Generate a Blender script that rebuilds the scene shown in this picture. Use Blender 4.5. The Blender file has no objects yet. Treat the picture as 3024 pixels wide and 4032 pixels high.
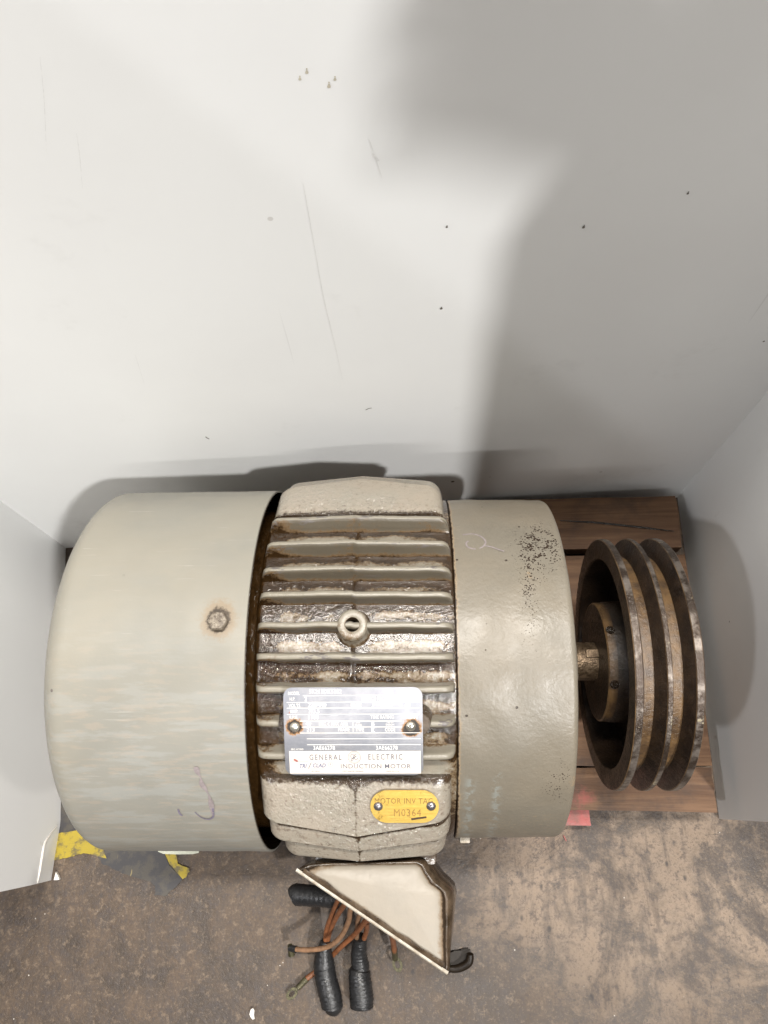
import bpy, bmesh, math, random
from mathutils import Vector, Matrix, noise
random.seed(7)
S = bpy.context.scene
COL = S.collection
R = math.radians

# ------------------------------------------------------------------ camera
CAMZ = .785
cd = bpy.data.cameras.new('camera'); cam = bpy.data.objects.new('camera', cd); COL.objects.link(cam)
cd.sensor_fit = 'VERTICAL'; cd.sensor_height = 24; cd.sensor_width = 18
cd.lens = 24*3028/4032; cd.clip_start = .02; cd.clip_end = 60
MR = ((9.99155956e-01, -1.36237547e-02, -3.87526546e-02), (9.15233321e-04, -9.35782054e-01, 3.52577806e-01), (-4.10674723e-02, -3.52315683e-01, -9.34979744e-01))
m = Matrix.Identity(4)
for i in range(3):
    m[i][0] = MR[i][0]; m[i][1] = -MR[i][1]; m[i][2] = -MR[i][2]
m[2][3] = CAMZ
cam.matrix_world = m
S.camera = cam

# ------------------------------------------------------------------ world, lamps, exposure
W = bpy.data.worlds.new('World'); S.world = W; W.use_nodes = True
W.node_tree.nodes['Background'].inputs[0].default_value = (.97, .98, 1, 1)
W.node_tree.nodes['Background'].inputs[1].default_value = .045
S.view_settings.view_transform = 'Standard'; S.view_settings.look = 'None'
S.view_settings.exposure = 0; S.view_settings.gamma = 1

def lamp(name, az, el, D, power, rad, col=(1, .96, .9)):
    l = bpy.data.lights.new(name, 'POINT'); l.energy = power; l.shadow_soft_size = rad; l.color = col
    o = bpy.data.objects.new(name, l); COL.objects.link(o)
    az, el = R(az), R(el)
    o.location = (D*math.sin(az)*math.cos(el), .1-D*math.cos(az)*math.cos(el), .18+D*math.sin(el))
    return o
lamp('lamp_front_far', -57, 51, 8, 520, .15, (.97, .97, 1))
lamp('lamp_front_near', 38.7, 53, 8, 2400, .16, (1, .985, .965))
lamp('lamp_side', 70, 45, 8, 380, .22, (1, .93, .89))
l = bpy.data.lights.new('lamp_strip', 'AREA'); l.shape = 'RECTANGLE'; l.size = 2.4; l.size_y = .12; l.energy = 50; l.color = (1, .97, .93)
o = bpy.data.objects.new('lamp_strip', l); COL.objects.link(o)
o.location = (.2, .1-5*math.cos(R(49)), .18+5*math.sin(R(49))); o.rotation_euler = (R(90-49), 0, 0)
l = bpy.data.lights.new('lamp_overhead', 'AREA'); l.shape = 'RECTANGLE'; l.size = 1.2; l.size_y = .15; l.energy = 80; l.color = (1, .95, .88)
o = bpy.data.objects.new('lamp_overhead', l); COL.objects.link(o); o.location = (.15, .42, 2.6)

# ------------------------------------------------------------------ helpers
def empty(name, loc, label, cat):
    o = bpy.data.objects.new(name, None); COL.objects.link(o); o.location = loc
    o.empty_display_size = .02
    o['label'] = label; o['category'] = cat
    return o

def mesh_obj(name, verts, faces, mat, parent=None, smooth=True, attr=None, label=None, auto=None):
    me = bpy.data.meshes.new(name); me.from_pydata([tuple(v) for v in verts], [], faces); me.update()
    bm = bmesh.new(); bm.from_mesh(me); bmesh.ops.recalc_face_normals(bm, faces=bm.faces); bm.to_mesh(me); bm.free()
    o = bpy.data.objects.new(name, me); COL.objects.link(o)
    if mat: me.materials.append(mat)
    if smooth:
        me.polygons.foreach_set('use_smooth', [True]*len(me.polygons))
        if auto: me.set_sharp_from_angle(angle=R(auto))
    if attr:
        for an, vals in attr.items():
            a = me.attributes.new(an, 'FLOAT', 'POINT'); a.data.foreach_set('value', vals)
    if parent: o.parent = parent
    if label: o['label'] = label
    return o

def bm_obj(name, bm, mat, parent=None, smooth=True, auto=30, label=None):
    bmesh.ops.recalc_face_normals(bm, faces=bm.faces)
    me = bpy.data.meshes.new(name); bm.to_mesh(me); bm.free()
    o = bpy.data.objects.new(name, me); COL.objects.link(o)
    if mat: me.materials.append(mat)
    if smooth:
        me.polygons.foreach_set('use_smooth', [True]*len(me.polygons))
        me.set_sharp_from_angle(angle=R(auto))
    if parent: o.parent = parent
    if label: o['label'] = label
    return o

def grid_faces(nu, nv, wrap=False):
    f = []
    for i in range(nu-1):
        for j in range(nv if wrap else nv-1):
            k = (j+1) % nv
            f.append((i*nv+j, i*nv+k, (i+1)*nv+k, (i+1)*nv+j))
    return f

AX = .133                         # shaft height above the motor's base
def cp(x, th, r):                 # polar point about the shaft, th: 0 back, 90 up, 180 front
    t = R(th); return (x, r*math.cos(t), AX+r*math.sin(t))

def revolve(name, prof, mat, parent, n=160, attr=None, auto=32, jitter=0, label=None, t0=0, t1=360):
    v = []; vals = {k: [] for k in (attr or {})}
    full = (t1-t0) == 360
    nn = n if full else n+1
    for (x, r) in prof:
        for j in range(nn):
            th = t0+(t1-t0)*j/n
            rr = r
            if jitter: rr += jitter*noise.noise((x*60, math.cos(R(th))*6, math.sin(R(th))*6))
            v.append(cp(x, th, max(rr, 1e-5)))
            for k, fn in (attr or {}).items(): vals[k].append(fn(x, th, r))
    return mesh_obj(name, v, grid_faces(len(prof), nn, full), mat, parent, True, vals if attr else None, label, auto)

def tube(name, pts, rad, mat, parent, n=10, sub=8, caps=True, jit=0, label=None, wrap=0):
    # Catmull-Rom swept tube; rad a number or a list per control point
    P = [Vector(p) for p in pts]
    if not isinstance(rad, (list, tuple)): rad = [rad]*len(P)
    C = []; Q = []
    for i in range(len(P)-1):
        p0 = P[max(i-1, 0)]; p1 = P[i]; p2 = P[i+1]; p3 = P[min(i+2, len(P)-1)]
        for s in range(sub):
            t = s/sub
            C.append(.5*((2*p1)+(p2-p0)*t+(2*p0-5*p1+4*p2-p3)*t*t+(3*p1-p0-3*p2+p3)*t**3)); Q.append(rad[i]*(1-t)+rad[i+1]*t)
    C.append(P[-1]); Q.append(rad[-1])
    v = []
    up = Vector((0, 0, 1))
    for i, c in enumerate(C):
        d = (C[min(i+1, len(C)-1)]-C[max(i-1, 0)]).normalized()
        if abs(d.z) > .95: up = Vector((0, 1, 0))
        a = d.cross(up).normalized(); b = a.cross(d)
        for j in range(n):
            t = 2*math.pi*j/n
            q = Q[i]*(1+jit*noise.noise((c.x*300+j*.7, c.y*300, c.z*300)))*(1-wrap*((i*.23+j/n+.3*noise.noise((i*.4, 1, 2))) % 1))
            v.append(c+a*math.cos(t)*q+b*math.sin(t)*q)
    f = grid_faces(len(C), n, True)
    if caps:
        f.append(tuple(range(n))); f.append(tuple((len(C)-1)*n+j for j in range(n)))
    return mesh_obj(name, v, f, mat, parent, True, None, label, 50)

# ---- node helper
class NT:
    def __init__(s, name):
        s.m = bpy.data.materials.new(name); s.m.use_nodes = True; s.t = s.m.node_tree
        s.b = s.t.nodes['Principled BSDF']; s._co = None
    def n(s, typ, **kw):
        x = s.t.nodes.new(typ)
        for k, v in kw.items(): setattr(x, k, v)
        return x
    def link(s, a, b): s.t.links.new(a, b)
    def put(s, sock, v):
        if isinstance(v, (int, float)): sock.default_value = v
        elif isinstance(v, tuple): sock.default_value = v if len(v) != 3 or sock.type == 'VECTOR' else (*v, 1)
        else: s.link(v, sock)
    def co(s, scale=None, rot=None, loc=None):
        if not s._co: s._co = s.n('ShaderNodeTexCoord').outputs['Object']
        if scale is None and loc is None: return s._co
        mp = s.n('ShaderNodeMapping'); s.link(s._co, mp.inputs[0])
        if scale: mp.inputs['Scale'].default_value = scale
        if rot: mp.inputs['Rotation'].default_value = rot
        if loc: mp.inputs['Location'].default_value = loc
        return mp.outputs[0]
    def noise(s, scale, detail=4, rough=.55, co=None, dist=0, w=None):
        x = s.n('ShaderNodeTexNoise'); x.inputs['Scale'].default_value = scale; x.inputs['Detail'].default_value = detail
        x.inputs['Roughness'].default_value = rough; x.inputs['Distortion'].default_value = dist
        s.link(co or s.co(), x.inputs['Vector']); return x.outputs['Fac']
    def voro(s, scale, co=None, feature='F1', rnd=1, out='Distance'):
        x = s.n('ShaderNodeTexVoronoi', feature=feature); x.inputs['Scale'].default_value = scale; x.inputs['Randomness'].default_value = rnd
        s.link(co or s.co(), x.inputs['Vector']); return x.outputs[out]
    def math(s, op, a, b=0, c=None, clamp=False):
        x = s.n('ShaderNodeMath', operation=op, use_clamp=clamp); s.put(x.inputs[0], a); s.put(x.inputs[1], b)
        if c is not None: s.put(x.inputs[2], c)
        return x.outputs[0]
    def step(s, v, a, b, lo=0., hi=1.):
        x = s.n('ShaderNodeMapRange', interpolation_type='SMOOTHSTEP'); s.put(x.inputs[0], v)
        x.inputs[1].default_value = a; x.inputs[2].default_value = b; x.inputs[3].default_value = lo; x.inputs[4].default_value = hi
        return x.outputs[0]
    def mix(s, f, a, b, blend='MIX'):
        x = s.n('ShaderNodeMix', data_type='RGBA', blend_type=blend)
        s.put(x.inputs[0], f); s.put(x.inputs[6], a); s.put(x.inputs[7], b); return x.outputs[2]
    def attr(s, name):
        x = s.n('ShaderNodeAttribute', attribute_name=name); return x.outputs['Fac']
    def sep(s, co=None):
        x = s.n('ShaderNodeSeparateXYZ'); s.link(co or s.co(), x.inputs[0]); return x.outputs
    def bump(s, h, strength=.3, dist=.001, nrm=None):
        x = s.n('ShaderNodeBump'); x.inputs['Strength'].default_value = strength; x.inputs['Distance'].default_value = dist
        s.link(h, x.inputs['Height'])
        if nrm: s.link(nrm, x.inputs['Normal'])
        return x.outputs[0]
    def out(s, col=None, rough=None, metal=None, nrm=None, spec=None, coat=None):
        for k, v in (('Base Color', col), ('Roughness', rough), ('Metallic', metal), ('Normal', nrm), ('Specular IOR Level', spec), ('Coat Weight', coat)):
            if v is not None: s.put(s.b.inputs[k], v)
        return s.m
    def wet(s, weight, rough, nrm):
        s.put(s.b.inputs['Coat Weight'], weight); s.put(s.b.inputs['Coat Roughness'], rough); s.link(nrm, s.b.inputs['Coat Normal'])

OIL = (.022, .011, .0035)
# ------------------------------------------------------------------ materials
def m_cast():
    t = NT('grimy_cast_paint')
    g = t.attr('grime')
    n1 = t.noise(55, 6, .62); n2 = t.noise(260, 5, .65); n3 = t.noise(900, 3, .6)
    a = t.math('ADD', g, t.math('MULTIPLY', t.math('SUBTRACT', n1, .5), 1.7))
    a = t.math('ADD', a, t.math('MULTIPLY', t.math('SUBTRACT', t.noise(330, 7, .8), .5), 2.0))
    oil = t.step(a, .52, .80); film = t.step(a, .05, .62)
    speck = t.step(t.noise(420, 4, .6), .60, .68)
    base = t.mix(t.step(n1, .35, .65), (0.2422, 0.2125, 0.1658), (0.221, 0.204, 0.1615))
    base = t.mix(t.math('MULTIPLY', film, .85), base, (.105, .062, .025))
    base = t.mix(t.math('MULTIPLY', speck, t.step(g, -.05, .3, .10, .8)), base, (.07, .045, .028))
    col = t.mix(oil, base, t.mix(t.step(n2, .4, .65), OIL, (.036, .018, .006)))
    rg = t.step(a, .05, .7, .26, .13)
    h = t.math('ADD', t.math('MULTIPLY', n3, .55), t.math('MULTIPLY', t.noise(330, 3, .6), 1.0))
    nb = t.bump(h, .35, .0010)
    hs = t.math('ADD', t.noise(360, 1.5, .5), t.math('MULTIPLY', t.noise(150, 2, .5), .6))
    t.wet(t.step(a, -.1, .6, .50, .36), .055, t.bump(hs, 1.0, .0015))
    return t.out(col, rg, 0, nb, .6)
def m_fin():
    t = NT('fin_paint')
    n1 = t.noise(40, 5, .6); n2 = t.noise(300, 5, .65)
    g = t.attr('grime')
    chip = t.math('MULTIPLY', t.step(t.noise(140, 7, .75, t.co((.35, 1, 1))), .575, .60), t.attr('tip'))
    base = t.mix(n1, (0.1827, 0.1658, 0.1292), (0.2227, 0.2006, 0.1598))
    a = t.math('ADD', g, t.math('ADD', t.math('MULTIPLY', t.math('SUBTRACT', n1, .5), 1.5), t.math('MULTIPLY', t.math('SUBTRACT', t.noise(300, 7, .8), .5), 1.7)))
    base = t.mix(t.math('MULTIPLY', t.step(t.math('ADD', t.attr('flank_shade'), t.math('MULTIPLY', t.math('SUBTRACT', n1, .5), .8)), .2, .75), .85), base, (.066, .054, .037))  # shade on the front flanks put into the colour, tinted towards brown grime
    base = t.mix(t.step(a, .25, .7), base, (.12, .078, .042))
    base = t.mix(t.step(a, .6, .95), base, OIL)
    col = t.mix(chip, base, (.10, .088, .082))
    return t.out(col, t.step(a, .2, .8, .36, .2), 0, t.bump(t.math('ADD', n2, t.math('MULTIPLY', t.noise(700, 2), .5)), .35, .0007), .55)
def m_block():
    t = NT('dusty_cast_paint')
    g = t.attr('grime')
    n1 = t.noise(45, 6, .6); n2 = t.noise(380, 5, .68); n3 = t.noise(800, 3, .6)
    a = t.math('ADD', g, t.math('ADD', t.math('MULTIPLY', t.math('SUBTRACT', n1, .5), .8), t.math('MULTIPLY', t.math('SUBTRACT', n2, .5), 1.1)))
    base = t.mix(t.step(n1, .3, .7), (0.255, 0.221, 0.1768), (0.2338, 0.2125, 0.1726))
    base = t.mix(t.math('MULTIPLY', t.step(n2, .52, .68), t.step(g, -.19, -.05, .12, .6)), base, (.14, .10, .07))
    sp = t.step(t.noise(230, 6, .82), .545, .62)
    base = t.mix(t.math('MULTIPLY', t.math('MULTIPLY', sp, t.step(t.noise(28, 3), .40, .66, .06, .8)), t.step(g, -.19, -.05, .22, 1)), base, (.075, .05, .035))
    col = t.mix(t.step(a, .55, .9), base, (.04, .024, .012))
    h = t.math('ADD', t.math('MULTIPLY', n3, .5), t.math('MULTIPLY', t.noise(420, 3, .6), 1.0))
    hs = t.math('ADD', t.noise(400, 1.5, .5), t.math('MULTIPLY', t.noise(170, 2, .5), .6))
    t.wet(t.step(t.noise(22, 4), .36, .56, .2, 1.), .08, t.bump(hs, 1.0, .0030))
    return t.out(col, t.step(a, .1, .8, .36, .2), 0, t.bump(h, .30, .0009), .5)
def m_fan():
    t = NT('fan_cover_paint')
    st = t.noise(1, 6, .65, t.co((22, 130, 130))); st2 = t.noise(1, 5, .6, t.co((60, 340, 340)))
    big = t.noise(11, 4, .6)
    fr = t.attr('wear')
    c = t.mix(t.step(big, .35, .65), (0.2338, 0.2193, 0.1827), (0.2082, 0.2023, 0.1768))
    m1 = t.math('MULTIPLY', t.step(st, .47, .58), fr)
    c = t.mix(t.math('MULTIPLY', m1, .22), c, (.305, .32, .315))
    c = t.mix(t.math('MULTIPLY', t.math('MULTIPLY', t.step(st2, .52, .62), fr), .22), c, (.335, .265, .20))
    sc = t.step(t.noise(1, 3, .6, t.co((18, 900, 900), loc=(3, 0, 0))), .69, .73)
    c = t.mix(t.math('MULTIPLY', sc, .25), c, (.52, .50, .46))
    g = t.attr('grime'); nn = t.noise(420, 5, .7)
    a = t.math('ADD', g, t.math('MULTIPLY', t.math('SUBTRACT', nn, .5), 1.0))
    c = t.mix(t.math('MULTIPLY', t.step(a, .12, .5), .6), c, (.22, .155, .09))
    c = t.mix(t.step(a, .55, .8), c, (.05, .034, .02))
    dots = t.step(t.voro(46, out='Distance'), .055, .04)
    c = t.mix(t.math('MULTIPLY', dots, t.step(t.noise(30, 2), .55, .62)), c, (.10, .08, .075))
    rg = t.math('ADD', t.step(big, .3, .7, .40, .48), t.math('MULTIPLY', st, .06))
    return t.out(c, rg, 0, t.bump(t.math('ADD', t.noise(500, 3), t.math('MULTIPLY', st, .8)), .10, .0006), .45)
def m_bell():
    t = NT('end_bell_paint')
    big = t.noise(13, 5, .6); n2 = t.noise(330, 4, .6)
    c = t.mix(t.step(big, .35, .65), (0.1683, 0.1445, 0.1088), (0.153, 0.1368, 0.108))
    pit = t.attr('pit'); g = t.attr('grime')
    v = t.voro(760, t.co((1, 1, .8))); thr = t.math('MULTIPLY', t.math('MULTIPLY', pit, .98), t.step(t.noise(190, 4), .32, .62))
    spot = t.step(t.math('SUBTRACT', v, thr), .05, -.04)
    v2 = t.voro(85, t.co((1, 1, 1), loc=(.3, .2, .7))); sp2 = t.math('MULTIPLY', t.step(v2, .085, .055), t.step(t.noise(60, 2), .44, .52))
    a = t.math('ADD', g, t.math('MULTIPLY', t.math('SUBTRACT', t.noise(420, 5, .7), .5), 1.2))
    gr = t.step(a, .45, .75)
    bl = t.math('MULTIPLY', t.attr('patch'), t.step(t.noise(160, 5, .7), .46, .56))
    c = t.mix(t.math('MULTIPLY', bl, .4), c, (.27, .31, .305))
    c = t.mix(t.step(a, .15, .6), c, (.25, .185, .115))
    dark = t.math('MAXIMUM', t.math('MAXIMUM', spot, sp2), gr)
    c = t.mix(dark, c, (.026, .015, .008))
    h = t.math('ADD', t.math('MULTIPLY', n2, 1.0), t.math('MULTIPLY', t.noise(150, 3), .5))
    nb = t.bump(h, .36, .0009)
    nb = t.bump(t.math('SUBTRACT', 1, t.math('MAXIMUM', spot, sp2)), .6, .0008, nb)
    return t.out(c, t.step(t.noise(60, 3), .3, .7, .36, .46), 0, nb, .55)
def simple(name, col, rough=.5, metal=0., var=.25, scale=120, bump=.2, dist=.0006, col2=None, spec=.5):
    t = NT(name); n = t.noise(scale, 5, .62)
    c = t.mix(t.step(n, .32, .7), col, col2 or tuple(k*(1-var) for k in col))
    return t.out(c, t.step(t.noise(scale*.6, 4), .3, .7, max(rough-.08, .03), min(rough+.1, 1)), metal, t.bump(t.noise(scale*3, 4), bump, dist), spec)
def m_plate():
    t = NT('nameplate_aluminium')
    x = t.sep()
    br = t.noise(1, 4, .6, t.co((60, 2600, 2600))); big = t.noise(45, 5, .6)
    c = t.mix(t.step(big, .35, .68), (.385, .385, .41), (.26, .27, .30))
    rg = t.math('ADD', t.step(big, .35, .7, .30, .44), t.math('MULTIPLY', br, .10))
    g = t.attr('grime'); nn = t.noise(520, 5, .7)
    a = t.math('ADD', g, t.math('MULTIPLY', t.math('SUBTRACT', nn, .5), .9))
    c = t.mix(t.step(a, .30, .55), c, (.28, .14, .045))
    c = t.mix(t.step(a, .50, .68), c, (.018, .013, .010))
    mt = t.step(a, .25, .5, .88, 0)
    return t.out(c, rg, mt, t.bump(t.math('ADD', br, t.math('MULTIPLY', big, 2)), .12, .0004), .5)
def m_board():
    t = NT('white_board')
    n = t.noise(3.2, 5, .55); n2 = t.noise(40, 4, .6)
    c = t.mix(t.step(n, .35, .7), (.83, .835, .825), (.79, .79, .78))
    sm = t.math('MULTIPLY', t.step(t.noise(9, 5, .7), .60, .78), .22)
    c = t.mix(sm, c, (.42, .40, .38))
    v = t.voro(9); c = t.mix(t.step(v, .022, .016), c, (.10, .09, .085))
    v = t.voro(16, t.co((1, 1, 1), loc=(2.3, .4, 1))); c = t.mix(t.math('MULTIPLY', t.step(v, .03, .02), .35), c, (.3, .26, .22))
    sc = t.step(t.noise(1, 2, .5, t.co((150, 150, 2.2), rot=(0, .05, 0))), .76, .79)
    c = t.mix(t.math('MULTIPLY', sc, .22), c, (.45, .44, .43))
    g = t.attr('grime'); a = t.math('ADD', g, t.math('MULTIPLY', t.math('SUBTRACT', t.noise(90, 5, .7), .5), .8))
    c = t.mix(t.math('MULTIPLY', t.step(a, .35, .7), .7), c, (.33, .27, .21))
    return t.out(c, .55, 0, t.bump(t.math('ADD', n2, t.math('MULTIPLY', t.noise(1, 2, .5, t.co((6, 6, 160))), .7)), .06, .0008), .35)
def m_wood():
    t = NT('pallet_wood')
    inf = t.n('ShaderNodeObjectInfo')
    off = t.n('ShaderNodeCombineXYZ'); t.link(t.math('MULTIPLY', inf.outputs['Random'], 7), off.inputs[0]); t.link(t.math('MULTIPLY', inf.outputs['Random'], 3), off.inputs[1])
    va = t.n('ShaderNodeVectorMath', operation='ADD'); t.link(t.co(), va.inputs[0]); t.link(off.outputs[0], va.inputs[1])
    mp = t.n('ShaderNodeMapping'); t.link(va.outputs[0], mp.inputs[0]); mp.inputs['Scale'].default_value = (5, 95, 95)
    g1 = t.noise(1, 6, .65, mp.outputs[0], .6)
    mp2 = t.n('ShaderNodeMapping'); t.link(va.outputs[0], mp2.inputs[0]); mp2.inputs['Scale'].default_value = (18, 520, 520)
    g2 = t.noise(1, 4, .6, mp2.outputs[0])
    bl = t.noise(16, 5, .65, va.outputs[0])
    c = t.mix(t.step(g1, .3, .7), (.10, .052, .028), (.195, .11, .060))
    c = t.mix(t.math('MULTIPLY', t.step(g2, .5, .68), .6), c, (.10, .05, .028))
    c = t.mix(t.math('MULTIPLY', t.step(bl, .5, .7), .7), c, (.055, .038, .030))
    red = t.attr('paint'); a = t.math('ADD', red, t.math('MULTIPLY', t.math('SUBTRACT', t.noise(60, 5, .7), .5), 1.2))
    c = t.mix(t.math('MULTIPLY', t.step(a, .35, .75), .8), c, (.30, .085, .07))
    return t.out(c, .62, 0, t.bump(t.math('ADD', g1, t.math('MULTIPLY', g2, .6)), .45, .0012), .3)
def m_floor():
    t = NT('stained_lit_concrete')
    big = t.noise(3.2, 6, .62, None, .3); mid = t.noise(24, 8, .70, None, .5); fine = t.noise(120, 7, .74); gr = t.noise(420, 4, .7)
    st = t.noise(1, 7, .72, t.co((70, 16, 1), rot=(0, 0, .25)), .5); blot = t.noise(9, 6, .66, None, .8)
    c = t.mix(t.step(mid, .36, .62), (0.0391, 0.02635, 0.017), (0.08925, 0.06035, 0.0391))
    c = t.mix(t.math('MULTIPLY', t.step(big, .46, .66), .60), c, (.050, .038, .029))
    x = t.sep(); lit_patch = t.math('ADD', t.math('ADD', t.step(x[0], -.02, .20), t.step(x[1], -.22, -.06)), t.math('MULTIPLY', big, 1.6))  # brighter lit zone at right and near the motor, painted into the floor colour
    c = t.mix(t.math('MULTIPLY', t.math('MULTIPLY', t.step(lit_patch, 1.6, 2.6), t.step(mid, .36, .56, .25, 1)), .80), c, (.285, .212, .152))
    c = t.mix(t.math('MULTIPLY', t.step(blot, .52, .63), .75), c, (.040, .030, .025))
    c = t.mix(t.math('MULTIPLY', t.step(st, .50, .62), .55), c, (.060, .046, .038))
    c = t.mix(t.math('MULTIPLY', t.step(fine, .51, .62), .65), c, (.055, .042, .037))
    c = t.mix(t.math('MULTIPLY', t.step(fine, .47, .36), .5), c, (.20, .145, .098))
    c = t.mix(t.math('MULTIPLY', t.step(gr, .53, .64), .45), c, (.045, .036, .032))
    c = t.mix(t.math('MULTIPLY', t.step(gr, .44, .34), .35), c, (.23, .175, .127))
    sk = t.math('MULTIPLY', t.step(t.voro(60, t.co((1, .6, 1))), .16, .07), t.step(t.noise(24, 3), .50, .60))
    c = t.mix(t.math('MULTIPLY', sk, .85), c, (.030, .025, .024))
    cr = t.step(t.math('ABSOLUTE', t.math('SUBTRACT', t.noise(7, 6, .62, None, 1.2), .5)), .0045, .0015)
    c = t.mix(t.math('MULTIPLY', t.math('MULTIPLY', cr, t.step(t.noise(10, 3), .46, .56)), .6), c, (.038, .030, .028))
    wh = t.math('MULTIPLY', t.step(t.voro(120), .09, .05), t.step(t.noise(45, 2), .58, .64))
    c = t.mix(wh, c, (.5, .46, .41))
    h = t.math('ADD', t.math('ADD', t.math('MULTIPLY', fine, .8), mid), t.math('MULTIPLY', gr, .35))
    return t.out(c, t.step(mid, .3, .7, .38, .58), 0, t.bump(h, .55, .0018), .45)
def m_pulley():
    t = NT('rusty_iron')
    k = t.attr('kind'); n1 = t.noise(70, 6, .66); n2 = t.noise(420, 5, .65)
    dark = t.mix(t.step(n1, .35, .68), (.012, .007, .0045), (.030, .017, .009))
    gold = t.mix(t.step(n1, .33, .66), (.165, .095, .038), (.06, .034, .016))
    met = t.mix(t.step(n1, .36, .56), (.22, .19, .165), (.05, .034, .024))
    fl = t.step(t.noise(60, 6, .7), .615, .64)
    met = t.mix(fl, met, (.27, .23, .15))
    c = t.mix(t.step(k, .25, .5), dark, gold); c = t.mix(t.step(k, .7, .95), c, met)
    mt = t.math('MULTIPLY', t.step(k, .75, .95), t.math('SUBTRACT', .7, t.math('MULTIPLY', fl, .7)))
    t.wet(t.step(n1, .38, .62, .1, .5), .18, t.bump(n2, .8, .0012))
    return t.out(c, t.step(n2, .3, .7, .34, .55), mt, t.bump(t.math('ADD', n1, n2), .6, .0009), .5)
def m_tape(name, col):
    t = NT(name); n = t.noise(70, 6, .7); s = t.noise(1, 3, .6, t.co((260, 26, 1)))
    c = t.mix(t.math('MULTIPLY', t.step(n, .46, .60), .8), col, (.07, .062, .05))
    c = t.mix(t.math('MULTIPLY', t.step(s, .66, .72), .6), c, (.33, .26, .11))
    return t.out(c, .45, 0, t.bump(n, .2, .0006), .4)

CAST = m_cast(); FIN = m_fin(); BLOCK = m_block(); FAN = m_fan(); BELL = m_bell(); PLATE = m_plate(); BOARD = m_board(); WOOD = m_wood(); FLOOR = m_floor(); IRON = m_pulley()
GAPM = simple('oily_recess', (.022, .012, .005), .22, 0, .5, 260, .8, .0012, spec=.6)
STEEL = simple('dull_steel', (.36, .34, .31), .35, .7, .5, 300, .3)
BOLTM = simple('painted_bolt', (.24, .205, .16), .42, .1, .75, 420, .5, .0006, (.06, .042, .028))
def m_brass():
    t = NT('worn_brass'); n = t.noise(70, 6, .7); st = t.noise(1, 4, .6, t.co((50, 700, 700)))
    c = t.mix(t.step(n, .35, .65), (.80, .56, .15), (.66, .43, .095)); c = t.mix(t.math('MULTIPLY', t.step(t.noise(120, 6, .75), .58, .66), .6), c, (.20, .11, .03))
    return t.out(c, t.step(n, .3, .7, .28, .42), .8, t.bump(t.math('ADD', st, n), .15, .0005), .5)
BRASS = m_brass()
def m_box():
    t = NT('conduit_box_enamel'); n = t.noise(26, 4, .6); n2 = t.noise(300, 5, .7)
    a = t.math('ADD', t.attr('grime'), t.math('ADD', t.math('MULTIPLY', t.math('SUBTRACT', n2, .5), .7), t.math('MULTIPLY', t.math('SUBTRACT', t.noise(60, 5, .65), .5), .9)))
    c = t.mix(t.step(n, .35, .65), (0.2848, 0.2507, 0.204), (0.255, 0.2278, 0.1887))
    c = t.mix(t.step(a, .15, .5), c, (.19, .135, .085)); c = t.mix(t.step(a, .42, .7), c, (.028, .017, .009))
    return t.out(c, t.step(n, .3, .7, .38, .5), 0, t.bump(t.math('ADD', t.noise(160, 3), t.math('MULTIPLY', t.noise(28, 3), 2.5)), .22, .0010), .45)
BOXE = m_box()
BOXM = simple('conduit_box_paint', (.33, .285, .235), .33, 0, .10, 30, .12, .0006)
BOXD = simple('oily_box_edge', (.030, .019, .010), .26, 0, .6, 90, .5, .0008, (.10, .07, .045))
LIPM = simple('worn_box_lip', (.43, .40, .34), .36, 0, .35, 150, .3, .0006, (.26, .21, .15))
TAPEB = simple('black_electrical_tape', (.020, .020, .021), .34, 0, .35, 160, .5, .0009)
WIRE_O = simple('orange_wire', (.24, .088, .034), .5, 0, .45, 220, .3)
WIRE_T = simple('tan_wire', (.27, .15, .082), .55, 0, .4, 220, .3)
LUG = simple('tarnished_lug', (.11, .10, .055), .42, .5, .5, 300, .4)
INK = simple('faded_marker', (.16, .14, .19), .6, 0, .3, 300, .1, .0002)
INK2 = simple('pale_marker', (.24, .205, .205), .55, 0, .25, 300, .1, .0002)
WHITEP = simple('plate_white_print', (.60, .555, .505), .8, 0, .10, 60, .05, .0003, spec=.2)
TXT_L = simple('light_lettering', (.80, .77, .72), .45, 0, .12, 200, .05, .0002)
TXT_W = simple('stamped_lettering', (.92, .91, .89), .30, .3, .08, 200, .05, .0002)
TXT_D = simple('grey_lettering', (.10, .10, .125), .8, 0, .35, 120, .05, .0002, (.19, .18, .20), spec=.15)
TXT_B = simple('blue_lettering', (.10, .12, .24), .8, 0, .3, 120, .05, .0002, spec=.15)
TXT_S = simple('engraved_lettering', (.30, .17, .04), .5, .2, .3, 200, .05, .0002)
REDP = simple('red_paint', (.36, .085, .075), .55, 0, .45, 130, .4, .0008, (.22, .10, .08))
PAPER = simple('white_scrap', (.78, .74, .68), .6, 0, .15, 120, .2)
PALE = simple('pale_strip', (.55, .56, .45), .5, 0, .2, 90, .2)

# ------------------------------------------------------------------ setting: floor
def zp(px, py, z):                     # photo pixel -> world point on the horizontal plane z
    c = ((px-1512), (py-2016), 3028.)
    w = [sum(MR[i][k]*c[k] for k in range(3)) for i in range(3)]
    t = (z-CAMZ)/w[2]
    return Vector((w[0]*t, w[1]*t, z))
fl = mesh_obj('floor', [(-4, -4, 0), (4, -4, 0), (4, 4, 0), (-4, 4, 0)], [(0, 1, 2, 3)], FLOOR, None, False)
fl['kind'] = 'structure'

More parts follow.
